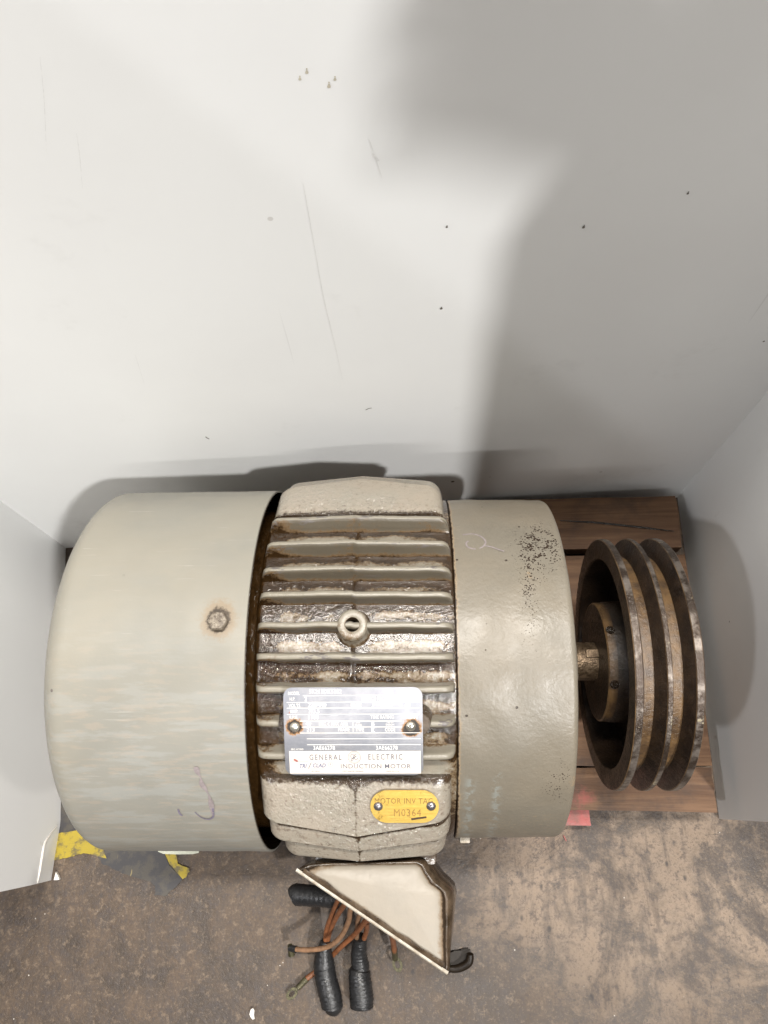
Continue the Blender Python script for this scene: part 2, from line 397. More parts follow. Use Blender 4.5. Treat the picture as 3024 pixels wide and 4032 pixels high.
# ------------------------------------------------------------------ white three-panel display board
board = empty('display_board', (-.03, .28, 0), 'white folding board standing open on the floor behind the motor', 'display board')
BO = Vector(board.location)
def panel(name, a, b, zt, nx, nz, disp, label, grime=None):
    a = Vector((*a, 0)); b = Vector((*b, 0)); d = (b-a); L = d.length; d.normalize(); nrm = Vector((d.y, -d.x, 0))
    V = []; G = []
    for side in (0, 1):
        for i in range(nx+1):
            for k in range(nz+1):
                u = i/nx; z = zt*(k/nz)
                p = a+d*(L*u)+nrm*(disp(u, z)-.0035*side)+Vector((0, 0, z+.001))
                V.append(p-BO); G.append(grime(u, z) if grime else 0)
    n1 = (nx+1)*(nz+1); f = grid_faces(nx+1, nz+1); f += [tuple(n1+q for q in reversed(x)) for x in f]
    idx = lambda i, k: i*(nz+1)+k
    for i in range(nx):
        for k in (0, nz): f.append((idx(i, k), idx(i+1, k), n1+idx(i+1, k), n1+idx(i, k)))
    for k in range(nz):
        for i in (0, nx): f.append((idx(i, k), idx(i, k+1), n1+idx(i, k+1), n1+idx(i, k)))
    return mesh_obj(name, V, f, BOARD, board, True, {'grime': G}, label, 40)
CL = (-.380, .2587); CR = (.2845, .3078); FL = (-.336, -.068); FR = (.2805, -.0148)
wav = lambda u, z: .0016*math.sin(u*5.1+z*4)+.0012*noise.noise((u*3, z*4, 1.7))
panel('back_panel', CL, CR, .914, 60, 60, lambda u, z: wav(u, z)*min(1, 8*min(u, 1-u)), None)
def ldisp(u, z):
    # crushed lower front corner: a diagonal crease
    s = (1-u)*.34*.9+z*.55 - .055
    return .0012*noise.noise((u*3, z*5, 9))+(.006*min(1, -s/.05)*-1 if s < 0 else 0)
panel('side_panel', FL, CL, .914, 70, 90, lambda u, z: .0012*noise.noise((u*3, z*5, 9))-(max(0, .045-(u*.30+z*.75))*.20), 'left side panel with a crushed lower corner',
      lambda u, z: .55*math.exp(-((u-.10)/.02)**2-((z-.035)/.012)**2))
panel('side_panel', CR, FR, .914, 40, 60, lambda u, z: .0014*noise.noise((u*3, z*5, 4))*min(1, 6*u), 'right side panel beside the pulley',
      lambda u, z: .5*math.exp(-((u-.78)/.02)**2-((z-.02)/.02)**2)+.45*math.exp(-((u-.17)/.02)**2-((z-.1)/.02)**2))

# ------------------------------------------------------------------ wooden pallet
PT = .05
pal = empty('wooden_pallet', (.03, .14, 0), 'low brown wooden pallet with dark gaps under the motor and pulley', 'pallet')
PO = Vector(pal.location)
def plank(name, x0, x1, ya, yb, z0, z1, mat=WOOD, paint=None, label=None, skew=(0, 0, 0, 0)):
    bm = bmesh.new()
    nx = 24; ny = 5
    P = {}
    lay = bm.verts.layers.float.new('paint')
    for s, z in ((0, z0), (1, z1)):
        for i in range(nx+1):
            for j in range(ny+1):
                u = i/nx; v = j/ny
                y = (ya+skew[0]*(1-u)+skew[1]*u)*(1-v)+(yb+skew[2]*(1-u)+skew[3]*u)*v
                x = x0+(x1-x0)*u
                y += .0009*noise.noise((x*40, v*3, z0*9+ya*70))
                zz = z+(.0006*noise.noise((x*30, y*120, 3)) if s else 0)
                if s and (j in (0, ny)): zz -= .0012
                vt = bm.verts.new(Vector((x+(.0012*noise.noise((y*300, z*90, 2)) if i in (0, nx) else 0), y, zz))-PO); P[s, i, j] = vt
                vt[lay] = paint(x, y) if paint else 0
    for i in range(nx):
        for j in range(ny):
            bm.faces.new((P[1, i, j], P[1, i+1, j], P[1, i+1, j+1], P[1, i, j+1])); bm.faces.new((P[0, i, j], P[0, i, j+1], P[0, i+1, j+1], P[0, i+1, j]))
        for j in (0, ny): bm.faces.new((P[0, i, j], P[0, i+1, j], P[1, i+1, j], P[1, i, j]))
    for j in range(ny):
        for i in (0, nx): bm.faces.new((P[0, i, j], P[0, i, j+1], P[1, i, j+1], P[1, i, j]))
    return bm_obj(name, bm, mat, pal, True, 40, label)
TZ = .018
redf = lambda x, y: .62*math.exp(-((x-.140)/.026)**2-((y-.006)/.020)**2)
plank('plank', -.22, .2650, .236, .2905, PT-TZ, PT, skew=(-.002, 0, -.004, 0), label='rear plank with a long split')
plank('plank', -.22, .2668, .135, .2285, PT-TZ-.001, PT-.001)
plank('plank', -.22, .2640, .0305, .128, PT-TZ-.0005, PT-.0005)
plank('plank', -.20, .2625, -.0085, .0290, PT-TZ, PT, paint=redf, skew=(.006, 0, 0, 0), label='front plank with a red paint stain')
for x in (-.15, .19): plank('runner', x, x+.05, .02, .286, .001, PT-TZ-.002)
plank('block', .108, .1565, -.020, .02, .001, PT-TZ-.006, mat=REDP, label='red painted block sticking out at the front')
# the split in the rear plank
cr = [zp(2205, 2050, PT+.0009), zp(2330, 2056, PT+.0009), zp(2430, 2066, PT+.0009), zp(2540, 2078, PT+.0009), zp(2655, 2092, PT+.0009)]
V = []
for i, c in enumerate(cr):
    w = .0011 if 0 < i < 4 else .0004
    V += [c+Vector((0, w, 0))-PO, c-Vector((0, w, 0))-PO]
mesh_obj('split', V, [(2*i, 2*i+1, 2*i+3, 2*i+2) for i in range(4)], GAPM, pal, False)

# ------------------------------------------------------------------ electric motor
MO = Vector((0, .1016, PT))
motor = empty('electric_motor', MO, 'grimy beige electric motor with cooling fins, nameplates and pulley on the pallet', 'electric motor')
MOTOR_W = lambda p: Vector(p)-MO
FINS = [54.4, 65.1, 74.0, 81.6, 90.0, 98.2, 106.4, 115.2, 124.1]
XM = -.0386; XL = -.0992; XR = .0238; RB = .1262

def ang_d(a, b): return a-b
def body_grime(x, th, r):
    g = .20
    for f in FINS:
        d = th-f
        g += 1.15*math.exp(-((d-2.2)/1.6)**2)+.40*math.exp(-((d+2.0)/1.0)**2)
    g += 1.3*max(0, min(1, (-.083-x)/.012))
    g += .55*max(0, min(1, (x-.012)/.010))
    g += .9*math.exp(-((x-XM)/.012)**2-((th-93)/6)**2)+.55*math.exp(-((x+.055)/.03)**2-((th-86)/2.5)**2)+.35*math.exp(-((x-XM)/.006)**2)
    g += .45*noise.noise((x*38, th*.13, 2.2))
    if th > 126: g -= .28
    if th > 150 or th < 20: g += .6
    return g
NX = 96
prof = [(-.128, .1185), (-.1055, .119), (-.1022, .1195), (-.1012, .122), (-.1002, .1245), (-.0992, .1257)]
prof += [(XL+.0015+(XR-XL-.003)*i/NX, RB+.0006*math.sin(math.pi*i/NX)-(.0007 if abs(XL+(XR-XL)*i/NX-XM) < .0009 else 0)) for i in range(NX+1)]
prof += [(.0243, .1258), (.0246, .1235), (.030, .122)]
revolve('casing', prof, CAST, motor, 720, {'grime': lambda x, th, r: 1.7 if x < -.0992 else body_grime(x, th, r)}, 40, .0004)

def fin(th, h0, h1, xl=XL, xr=XR, gap=None):
    n = 64; V = []; G = []; T = []; K = []
    prof = [(-.0050, 0, -.0015), (-.0033, .10, 0), (-.0026, .40, 0), (-.0023, .75, 0), (-.0019, .92, 0), (-.0010, .99, 0), (0, 1, 0), (.0010, .99, 0), (.0019, .92, 0), (.0023, .75, 0), (.0026, .40, 0), (.0033, .10, 0), (.0050, 0, -.0015)]
    k = len(prof)
    for i in range(n+1):
        u = i/n; x = xl+(xr-xl)*u
        h = h0+(h1-h0)*min(1, abs(x-XM)/(.060))
        e = min(x-xl, xr-x); rr = .007
        if e < rr: h *= math.sqrt(max(.0, 1-((rr-e)/rr)**2))*.85+.15
        wide = 1.0
        sh = .0005*noise.noise((x*60, th, 3))+(.00035 if x > XM else -.00035)
        for (w, q, o) in prof:
            c = math.degrees((w*wide+sh)/.13)
            V.append(cp(x, th+c, RB-.0008+o+h*q+.00025*noise.noise((x*200, w*900, th))))
            K.append(1. if w > .0012 else (.25 if w > .0005 else 0)); G.append((.25 if w > .0015 else 0)+(.55 if q < .3 else 0)+(.75*max(0, min(1, (-.082-x)/.012)))*(1-.6*(q > .8))-.05); T.append(1.0 if q > .7 else 0.)  # viewer-facing fin side marked for painted shade, plus some grime
    f = grid_faces(n+1, k); f.append(tuple(range(k))); f.append(tuple(n*k+j for j in range(k)))
    return mesh_obj('cooling_fin', V, f, FIN, motor, True, {'grime': G, 'tip': T, 'flank_shade': K}, None, 60)
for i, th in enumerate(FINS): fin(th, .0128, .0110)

# stacked side fins (front and mirrored at the back); edge = (mid y,z / end y,z) in motor space
EDGE = [((-.1222, .2118), (-.1128, .2170)), ((-.1312, .1960), (-.1240, .1995)), ((-.1385, .1785), (-.1340, .1765))]
TOPM = ((-.0885, .2300), (-.0885, .2300))
def side_fin(k, mir):
    n = 72; V = []; G = []
    x0, x1 = (-.0992, .0212) if k == 0 else ((-.0972, .0212) if k == 1 else (-.0905, .0190))
    for i in range(n+1):
        u = i/n; x = x0+(x1-x0)*u
        w = min(1, abs(x-XM)/(.058))
        e = min(x-x0, x1-x); rr = .011
        pull = rr-math.sqrt(max(0, rr*rr-(rr-e)**2)) if e < rr else 0
        def E(j):
            a, b = EDGE[j]; return Vector((a[0]*(1-w)+b[0]*w, a[1]*(1-w)+b[1]*w))
        o = E(k); ra = Vector((o.x, o.y-AX)).normalized(); o = o-ra*pull
        if k == 0: tp = Vector(TOPM[0])-Vector((TOPM[0][0], TOPM[0][1]-AX)).normalized()*pull*.5
        else:
            q = E(k-1); rq = Vector((q.x, q.y-AX)).normalized(); tp = q-rq*(.0058+pull)+Vector((0, -.0012))
        inn = Vector((tp.x, tp.y-AX)).normalized()*.118+Vector((0, AX))
        lo = Vector((o.x, o.y-AX)).normalized()
        dn = Vector((lo.y, -lo.x)) if not mir or True else 0
        down = Vector((-lo.y, lo.x))            # tangential, towards the front-bottom
        if down.y > 0: down = -down
        q1 = o-(o-tp).normalized()*.0016; q2 = o+down*.0010-lo*.0005; q3 = o+down*.0024-lo*.0030; q4 = o+down*.0030-lo*.02
        f1, f2, f3 = (.08, .24, .6) if k == 0 else (.36, .50, .75)
        row = [inn, tp-Vector((tp.x, tp.y-AX)).normalized()*.0012, tp.lerp(q1, f1), tp.lerp(q1, f2)+ra*.0004, tp.lerp(q1, f3)+ra*.0005, q1, o, q2, q3, q4]
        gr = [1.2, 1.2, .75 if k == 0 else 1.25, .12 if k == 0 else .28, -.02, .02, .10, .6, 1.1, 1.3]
        for j, p in enumerate(row):
            V.append((x, -p.x if mir else p.x, p.y)); ed = .35*max(0, min(1, (x-.008)/.012))*(not mir)
            G.append(gr[j]+ed+(.55*math.exp(-((x-XM)/.0012)**2)+.25*math.exp(-((x-XM)/.007)**2)+.12*noise.noise((x*90, k*3., j*.7)) if not mir else .5*math.exp(-((x-XM)/.0018)**2)*(j > 3))-(.15 if mir else 0))
    k2 = 10
    f = grid_faces(n+1, k2); f.append(tuple(range(k2))); f.append(tuple(n*k2+j for j in range(k2)))
    return mesh_obj('side_fin', V, f, BLOCK, motor, True, {'grime': G}, None, 50)
for mir in (False, True):
    for k in range(3): side_fin(k, mir)

# lifting boss on the top fin
def boss():
    V = []; pr = [(.0125, -.002), (.0112, .001), (.0102, .003), (.0097, .008), (.0094, .0112), (.0088, .0122), (.0080, .0125), (.0052, .0125), (.0045, .0122), (.0041, .0112), (.0040, -.012), (.0002, -.0125)]
    n = 48; G = []; T = []
    for (r, h) in pr:
        for j in range(n):
            t = 2*math.pi*j/n
            V.append((XM+r*math.cos(t), r*math.sin(t)*1.02, AX+RB+h)); G.append(2. if r < .0043 else (.8 if h < .003 else .42)); T.append(.6 if h > .011 else 0.)
    mesh_obj('lifting_boss', V, grid_faces(len(pr), n, True), FIN, motor, True, {'grime': G, 'tip': T, 'flank_shade': [.2]*len(V)}, None, 45)
boss()

# fan cover
def fan_g(x, th, r):
    dx = x+.1225; dt = R(th-88.5)*.135
    d = math.hypot(dx, dt*(.8 if dt < 0 else 1))
    return 1.25*math.exp(-(d/.0092)**2)+.25*max(0, min(1, (x+.1065)/.002))*noise.noise((th*.2, 1, 1))
def fan_w(x, th, r): return max(0, min(1, (th-88)/25))*(1-max(0, min(1, (th-168)/8)))*.9+.12
fp = [(-.1048, .1336), (-.1046, .1344), (-.1050, .1350)]+[(-.1052-.1148*i/60, .1350) for i in range(1, 61)]
for i in range(1, 17):
    a = R(90*i/16); fp.append((-.2200-.0235*math.sin(a), .135-.056*(1-math.cos(a))))
fp += [(-.2445, .06), (-.2455, .03), (-.2458, .0001)]
revolve('fan_cover', fp, FAN, motor, 360, {'grime': fan_g, 'wear': fan_w}, 50, .0003)
revolve('cover_lining', [(-.1042, .1337), (-.17, .1335), (-.172, .02)], GAPM, motor, 120)
# hex bolt with its stained washer on the fan cover
def hexbolt(x, th, r0):
    bt = bmesh.new()
    t = R(th); nrm = Vector((0, math.cos(t), math.sin(t))); tx = Vector((1, 0, 0)); ty = nrm.cross(tx)
    c = Vector((x, 0, AX))+nrm*r0
    def ring(rad, h, n, ph=0): return [bt.verts.new(c+nrm*h+(tx*math.cos(2*math.pi*j/n+ph)+ty*math.sin(2*math.pi*j/n+ph))*rad) for j in range(n)]
    rows = [ring(.0064, -.001, 6), ring(.0064, .0036, 6), ring(.0057, .0044, 6), ring(.0046, .0046, 6)]
    for a, b in zip(rows, rows[1:]):
        for j in range(6): bt.faces.new((a[j], a[(j+1) % 6], b[(j+1) % 6], b[j]))
    bt.faces.new(rows[-1])
    o = bm_obj('hex_bolt', bt, BOLTM, motor, True, 20)
    bm = bmesh.new()
    for k in range(3):
        a = R(90+120*k+12); d = tx*math.cos(a)+ty*math.sin(a); e = d.cross(nrm)
        P = [c+nrm*hh+d*s+e*w for hh in (.0045, .0051) for s, w in ((.0012, -.0004), (.0042, -.0004), (.0042, .0004), (.0012, .0004))]
        v = [bm.verts.new(p) for p in P]; bm.faces.new(v[4:8])
        for j in range(4): bm.faces.new((v[j], v[(j+1) % 4], v[4+(j+1) % 4], v[4+j]))
    bm_obj('grade_mark', bm, BOLTM, o, False)
hexbolt(-.122, 88.8, .1352)

# end bell
def pit(x, th, r):
    a = math.exp(-((x-.083)/.0155)**2-((th-62)/10.5)**2)*.74
    b = math.exp(-((x-.072)/.006)**2-((th-80)/13)**2)*.36
    c = math.exp(-((x-.088)/.010)**2-((th-137)/9)**2)*.36
    return a+b+c+.06*math.exp(-((x-.07)/.03)**2-((th-92)/8)**2)+.02
def bgr(x, th, r):
    g = .75*max(0, min(1, (.0278-x)/.0025))+.25*max(0, min(1, (.036-x)/.010))*max(0, noise.noise((th*.25, 3, 1))+.2)
    g += .6*math.exp(-((x-.0735)/.0022)**2-((th-73.8)/1.0)**2)+.5*math.exp(-((x-.099)/.004)**2-((th-136)/2.0)**2)
    if th > 150 or th < 25: g += .15
    return g
def patch(x, th, r): return math.exp(-((x-.033)/.003)**2)*max(0, min(1, (th-132)/4))+math.exp(-((x-.050)/.0025)**2)*max(0, min(1, (th-130)/4))
bp = [(.0252, .1215), (.0252, .1250), (.0257, .1257)]+[(.026+.0695*i/50, .1257-.0008*(i/50)**2) for i in range(1, 51)]
for i in range(1, 11):
    a = R(90*i/10); bp.append((.0955+.0042*math.sin(a), .1249-.0042*(1-math.cos(a))))
bp += [(.1015, .112), (.1035, .09), (.107, .06), (.112, .04), (.1175, .036), (.1185, .024), (.1187, .0152)]
revolve('end_bell', bp, BELL, motor, 300, {'pit': pit, 'grime': bgr, 'patch': patch}, 50, .0007)
# small cast lug under the bell
def boxpart(name, c, s, mat, parent, bev=.001, label=None, rot=None):
    bm = bmesh.new(); bmesh.ops.create_cube(bm, size=1)
    for v in bm.verts: v.co = Vector((v.co.x*s[0], v.co.y*s[1], v.co.z*s[2]))
    bmesh.ops.bevel(bm, geom=list(bm.edges), offset=bev, segments=2, affect='EDGES', profile=.6)
    if rot: bmesh.ops.rotate(bm, verts=bm.verts, cent=(0, 0, 0), matrix=rot)
    for v in bm.verts: v.co += Vector(c)
    return bm_obj(name, bm, mat, parent, True, 40, label)
boxpart('cast_lug', (.0335, -.1255, .128), (.0075, .008, .012), LIPM, motor, .0015)
# feet under the frame
for s in (-1, 1): boxpart('foot', (-.04, s*.098, .009), (.14, .05, .0172), BOXM, motor, .003)
for s in (-1, 1): boxpart('foot_web', (-.04, s*.088, .042), (.10, .018, .06), BOXM, motor, .003)

# shaft, key, pulley
def rev2(name, prof, kinds, mat, parent, n=160, auto=35):
    V = []; K = []
    for (x, r), kd in zip(prof, kinds):
        for j in range(n):
            V.append(cp(x, 360*j/n, max(r, 1e-5))); K.append(kd)
    return mesh_obj(name, V, grid_faces(len(prof), n, True), mat, parent, True, {'kind': K}, None, auto)
SHAFTM = simple('oily_shaft_steel', (.19, .135, .085), .32, .6, .6, 260, .8, .0007, (.06, .038, .02))
sh = rev2('shaft', [(.105, .0145), (.172, .0145), (.173, .0135), (.173, .0001)], [0]*4, SHAFTM, motor, 48)
boxpart('key', (.1335, .0032, AX+.0140), (.010, .0062, .0048), SHAFTM, sh, .0006)
pr = []; kd = []
def add(x, r, k): pr.append((x, r)); kd.append(k)
# closed loop: left face, rims and grooves, right face, bore, web, hub
add(.1660, .0780, 0); add(.1430, .0785, 0); add(.1422, .0792, .1); add(.1420, .0800, 0); add(.1420, .0925, 0); add(.1424, .0936, .5)
def rim(x0, x1): add(x0, .0940, 1); add(x0+.0001, .0941, 1); add(x1-.0001, .0941, 1); add(x1, .0940, 1)
rim(.1430, .1474); add(.1478, .0932, .3); add(.1515, .0815, .1); add(.1518, .0808, .45); add(.1583, .0808, .45); add(.1586, .0815, .1); add(.1628, .0930, 0); 
rim(.1634, .1663); add(.1668, .0932, .3); add(.1706, .0815, .1); add(.1709, .0808, .45); add(.1774, .0808, .45); add(.1777, .0815, .1); add(.1814, .0930, 0)
rim(.1820, .1866); add(.1872, .0935, .5); add(.1875, .0925, 0); add(.1875, .080, 0); add(.1865, .0785, 0); add(.172, .078, 0); add(.172, .046, 0); add(.190, .044, 0); add(.190, .0146, 0)
pul = rev2('pulley', pr, kd, IRON, motor, 200, 28)
hk = [(.1655, .0780), (.1655, .0465), (.1450, .0455), (.1440, .0450), (.1385, .0448), (.1376, .0438), (.1376, .0430), (.1376, .0146)]
hub = rev2('hub', hk, [0, 0, .1, .35, .50, .75, .0, 0], IRON, pul, 96, 28)
for th in (70, 121):
    t = R(th); n = Vector((0, math.cos(t), math.sin(t))); c = Vector((.1415, 0, AX))+n*.0451
    bm = bmesh.new(); bmesh.ops.create_cone(bm, cap_ends=True, segments=20, radius1=.0034, radius2=.0030, depth=.0012)
    bmesh.ops.transform(bm, verts=bm.verts, matrix=Matrix.Translation(c) @ n.to_track_quat('Z', 'Y').to_matrix().to_4x4())
    bm_obj('set_screw', bm, GAPM, pul, True)

# ------------------------------------------------------------------ nameplates and their lettering
def surf_plate(xc, thc, r, flat):       # returns f(u, v, h): u along x, v downwards along the surface (m)
    def f(u, v, h):
        al = v/r; rr = r*(1+flat*(1/math.cos(al)-1))+h
        return Vector(cp(xc+u, thc+math.degrees(al), rr))
    return f
def plate_mesh(name, f, w, hgt, rad, th, mat, parent, grime=None, nu=72, nv=44, skew=0):
    # rounded rectangle as a grid clipped to its outline; outline rows narrow towards the corners
    V = []; G = []
    for lay in (0, 1):
        for i in range(nv+1):
            t = -math.cos(math.pi*i/nv); v = t*hgt/2
            e = hgt/2-abs(v); half = w/2-(rad-math.sqrt(max(0, rad*rad-(rad-e)**2)) if e < rad else 0)
            for j in range(nu+1):
                u = -half+2*half*j/nu
                V.append(f(u+skew*v, v, th*lay)); G.append(grime(u, v) if grime else 0)
    n1 = (nv+1)*(nu+1); g = grid_faces(nv+1, nu+1); F = [tuple(n1+k for k in q) for q in g]+[tuple(reversed(q)) for q in g]
    for i in range(nv):
        for j in (0, nu): F.append((i*(nu+1)+j, (i+1)*(nu+1)+j, n1+(i+1)*(nu+1)+j, n1+i*(nu+1)+j))
    for j in range(nu):
        for i in (0, nv): F.append((i*(nu+1)+j, i*(nu+1)+j+1, n1+i*(nu+1)+j+1, n1+i*(nu+1)+j))
    return mesh_obj(name, V, F, mat, parent, True, {'grime': G}, None, 40)
def text(body, u, v, size, f, h, mat, parent, align='CENTER', sx=1., shear=0., bold=0., space=1.):
    c = bpy.data.curves.new('t', 'FONT'); c.body = body; c.size = size; c.align_x = align; c.align_y = 'CENTER'; c.resolution_u = 2
    c.shear = shear; c.offset = bold; c.space_character = space
    o = bpy.data.objects.new('t', c); COL.objects.link(o)
    dg = bpy.context.evaluated_depsgraph_get(); me = bpy.data.meshes.new_from_object(o.evaluated_get(dg))
    vs = [f(u+p.co.x*sx, v-p.co.y, h) for p in me.vertices]; fs = [tuple(p.vertices) for p in me.polygons]
    bpy.data.objects.remove(o); bpy.data.curves.remove(c); bpy.data.meshes.remove(me)
    return mesh_obj('lettering', vs, fs, mat, parent, False)
PW, PH = .0832, .0542
pf = surf_plate(-.0380, 116.45, .1404, .35)
def pgr(u, v):
    g = -.12
    for (x, y, s) in ((-.0352, -.0036, 1.0), (.0352, -.0036, .95)):
        d = math.hypot(u-x, (v-y)); g += 1.15*s*math.exp(-(d/.0062)**2)
    g += .5*math.exp(-((u-.034)/.006)**2-((v+.0005)/.003)**2)
    return g
plate = plate_mesh('nameplate', pf, PW, PH, .0055, .0008, PLATE, motor, pgr, 110, 64)
PU = lambda px: (px-810)/1430*PW
PV = lambda py: (py-545)/910*PH
H = .00095
def strip(u0, u1, v0, v1, f, h, mat, parent, name, n=20):
    V = []
    for i in range(n+1):
        for j in range(9): V.append(f(u0+(u1-u0)*i/n, v0+(v1-v0)*j/8, h))
    return mesh_obj(name, V, grid_faces(n+1, 9), mat, parent, True)
strip(PU(140), PU(1500), PV(737), PV(982), pf, .0009, WHITEP, plate, 'print_panel')
for y, a, b in ((170, 300, 1490), (237, 130, 1490), (295, 130, 1490), (358, 130, 1495), (427, 260, 1310), (487, 280, 1310), (548, 260, 1500), (608, 330, 1500), (670, 330, 1500)):
    strip(PU(a), PU(b), PV(y-3), PV(y+3), pf, H, TXT_L, plate, 'rule_line')
strip(PU(807), PU(811), PV(427), PV(548), pf, H, TXT_L, plate, 'rule_line', 2)
T = lambda s, x, y, hpx, mat=TXT_L, sx=.8, **k: text(s, PU(x), PV(y), hpx/910*PH*1.38, pf, k.pop('h', H+.0001), mat, plate, sx=sx, **k)
for s, x, y, hp, sx in (('MODEL', 205, 148, 34, .75), ('NO.', 1195, 133, 38, .8), ('H.P.', 190, 205, 34, .75), ('SERVICE FACTOR', 1060, 203, 40, .72), ('VOLTS', 210, 270, 38, .75), ('PHASE', 845, 268, 38, .72), ('HERTZ', 1160, 266, 38, .75),
                        ('AMP.', 205, 328, 36, .8), ('R.P.M.', 200, 388, 34, .7), ('TIME RATING', 1112, 388, 38, .74), ('DEG. C MAX. AMB.', 610, 457, 38, .68), ('INS.', 865, 440, 22, .8), ('CLASS', 865, 468, 22, .8),
                        ('NEMA', 1190, 436, 20, .9), ('DESIGN', 1190, 464, 20, .9), ('FRAME', 715, 515, 38, .74), ('TYPE', 880, 517, 38, .72), ('CODE', 1190, 517, 38, .72), ('BRG. AT END', 228, 718, 20, .75)):
    T(s, x, y, hp, TXT_L, sx, bold=.00001)
for s, x, y, hp in (('5K213DK5302', 530, 132, 46), ('KF', 1360, 140, 46), ('2', 328, 205, 46), ('1', 1340, 203, 44), ('220/440', 445, 264, 46), ('3', 1018, 266, 46), ('60', 1372, 268, 46), ('7/3.5', 412, 325, 46), ('1160', 400, 386, 46),
                    ('CONT', 1405, 386, 42), ('40', 350, 452, 46), ('B', 1014, 455, 50), ('213', 372, 515, 46), ('K', 1014, 520, 50), ('3AE66278', 505, 705, 44), ('3AE66278', 1152, 705, 44)):
    T(s, x, y, hp, TXT_W, .82 if len(s) < 9 else .8, bold=.00003, space=1.08)
T('GENERAL', 515, 807, 62, TXT_D, .72, space=1.35, bold=.00004); T('ELECTRIC', 1135, 803, 62, TXT_D, .72, space=1.38, bold=.00004)
T('TRI', 275, 900, 44, TXT_B, .85, shear=.25, bold=.00005); T('/', 345, 897, 70, TXT_D, 1.1, shear=.15); T('CLAD', 445, 894, 44, TXT_B, .85, shear=.25, bold=.00005)
strip(PU(345), PU(535), PV(929), PV(933), pf, H, TXT_D, plate, 'rule_line', 6); strip(PU(150), PU(335), PV(851), PV(855), pf, H, TXT_D, plate, 'rule_line', 6)
T('R', 566, 881, 24, TXT_D, .9); T('INDUCTION MOTOR', 1032, 903, 50, TXT_D, 1.02, space=1.08, bold=.00002)
for s, x in (('NP 228101', 410), ('FORT WAYNE, INDIANA', 795), ('MADE IN U.S.A.', 1210)): T(s, x, 957, 18, TXT_D, .8)
def stroke(pts, wid, f, h, mat, parent, name='lettering', closed=False, sub=6):
    P = [Vector((p[0], p[1])) for p in pts]; C = []
    n = len(P); rng = range(n) if closed else range(n-1)
    g = (lambda i: P[i % n]) if closed else (lambda i: P[max(0, min(n-1, i))])
    for i in rng:
        for s in range(sub):
            t = s/sub; p0, p1, p2, p3 = g(i-1), g(i), g(i+1), g(i+2)
            C.append(.5*((2*p1)+(p2-p0)*t+(2*p0-5*p1+4*p2-p3)*t*t+(3*p1-p0-3*p2+p3)*t**3))
    if closed: C.append(C[0])
    else: C.append(P[-1])
    V = []
    for i, c in enumerate(C):
        d = C[min(i+1, len(C)-1)]-C[max(i-1, 0)]; d = d.normalized() if d.length else Vector((1, 0)); q = Vector((-d.y, d.x))
        w = wid if not callable(wid) else wid(i/(len(C)-1))
        for s in (-1, 1):
            z = c+q*w*s*.5; V.append(f(z.x, z.y, h))
    return mesh_obj(name, V, [(2*i, 2*i+1, 2*i+3, 2*i+2) for i in range(len(C)-1)], mat, parent, False)
def mono(pts, wpx): stroke([(PU(x), PV(y)) for x, y in pts], wpx/1430*PW, pf, H+.0001, TXT_D, plate)
def circ_pts(x, y, r, n=16): return [(x+r*math.cos(2*math.pi*i/n), y+r*math.sin(2*math.pi*i/n)) for i in range(n)]
stroke([(PU(x), PV(y)) for x, y in circ_pts(815, 805, 65)], 5/1430*PW, pf, H, TXT_D, plate, closed=True)
stroke([(PU(x), PV(y)) for x, y in circ_pts(815, 805, 53)], 3/1430*PW, pf, H, TXT_D, plate, closed=True)
stroke([(PU(x), PV(y)) for x, y in circ_pts(566, 881, 24)], 3/1430*PW, pf, H, TXT_D, plate, closed=True)
mono([(812, 782), (797, 770), (780, 785), (782, 808), (798, 812), (810, 795), (812, 782), (808, 812), (798, 836), (784, 838), (786, 824), (806, 812), (826, 800)], 6)
mono([(838, 776), (830, 768), (820, 780), (826, 794), (838, 796), (824, 800), (818, 818), (830, 832), (846, 822), (848, 810)], 6)
# fake-free extras: two rust flecks on the plate
stroke([(PU(185), PV(828)), (PU(205), PV(836)), (PU(226), PV(850))], .0012, pf, H, REDP, plate, 'rust_fleck')
stroke([(PU(152), PV(345)), (PU(163), PV(335)), (PU(170), PV(326))], .0008, pf, H, REDP, plate, 'rust_fleck')

def rivet(f, u, v, rad, hh, base, mat, parent):
    c = f(u, v, base); n = (f(u, v, base+.01)-c).normalized(); tx = Vector((1, 0, 0)); ty = n.cross(tx)
    V = []; n_ = 28
    for i in range(7):
        a = R(90*i/6)
        for j in range(n_):
            t = 2*math.pi*j/n_; V.append(c+(tx*math.cos(t)+ty*math.sin(t))*max(1e-5, rad*math.cos(a))+n*hh*math.sin(a))
    return mesh_obj('rivet', V, grid_faces(7, n_, True), mat, parent, True)
RIV = simple('rivet_metal', (.70, .66, .57), .28, .85, .25, 200, .3, .0005)
rivet(pf, PU(207), PV(488), .0031, .0020, .0006, RIV, plate); rivet(pf, PU(1402), PV(482), .0031, .0020, .0006, RIV, plate)
# bosses of the middle fin under the plate's rivets
for u in (-.0765, .0015):
    bm = bmesh.new(); bmesh.ops.create_cone(bm, cap_ends=True, segments=24, radius1=.0085, radius2=.0066, depth=.013)
    th = 114.6; t = R(th); n = Vector((0, math.cos(t), math.sin(t)))
    bmesh.ops.transform(bm, verts=bm.verts, matrix=Matrix.Translation(Vector(cp(u, th, .1335))) @ n.to_track_quat('Z', 'Y').to_matrix().to_4x4())
    bm_obj('rivet_boss', bm, GAPM if u < -.05 else BOXD, motor, True)

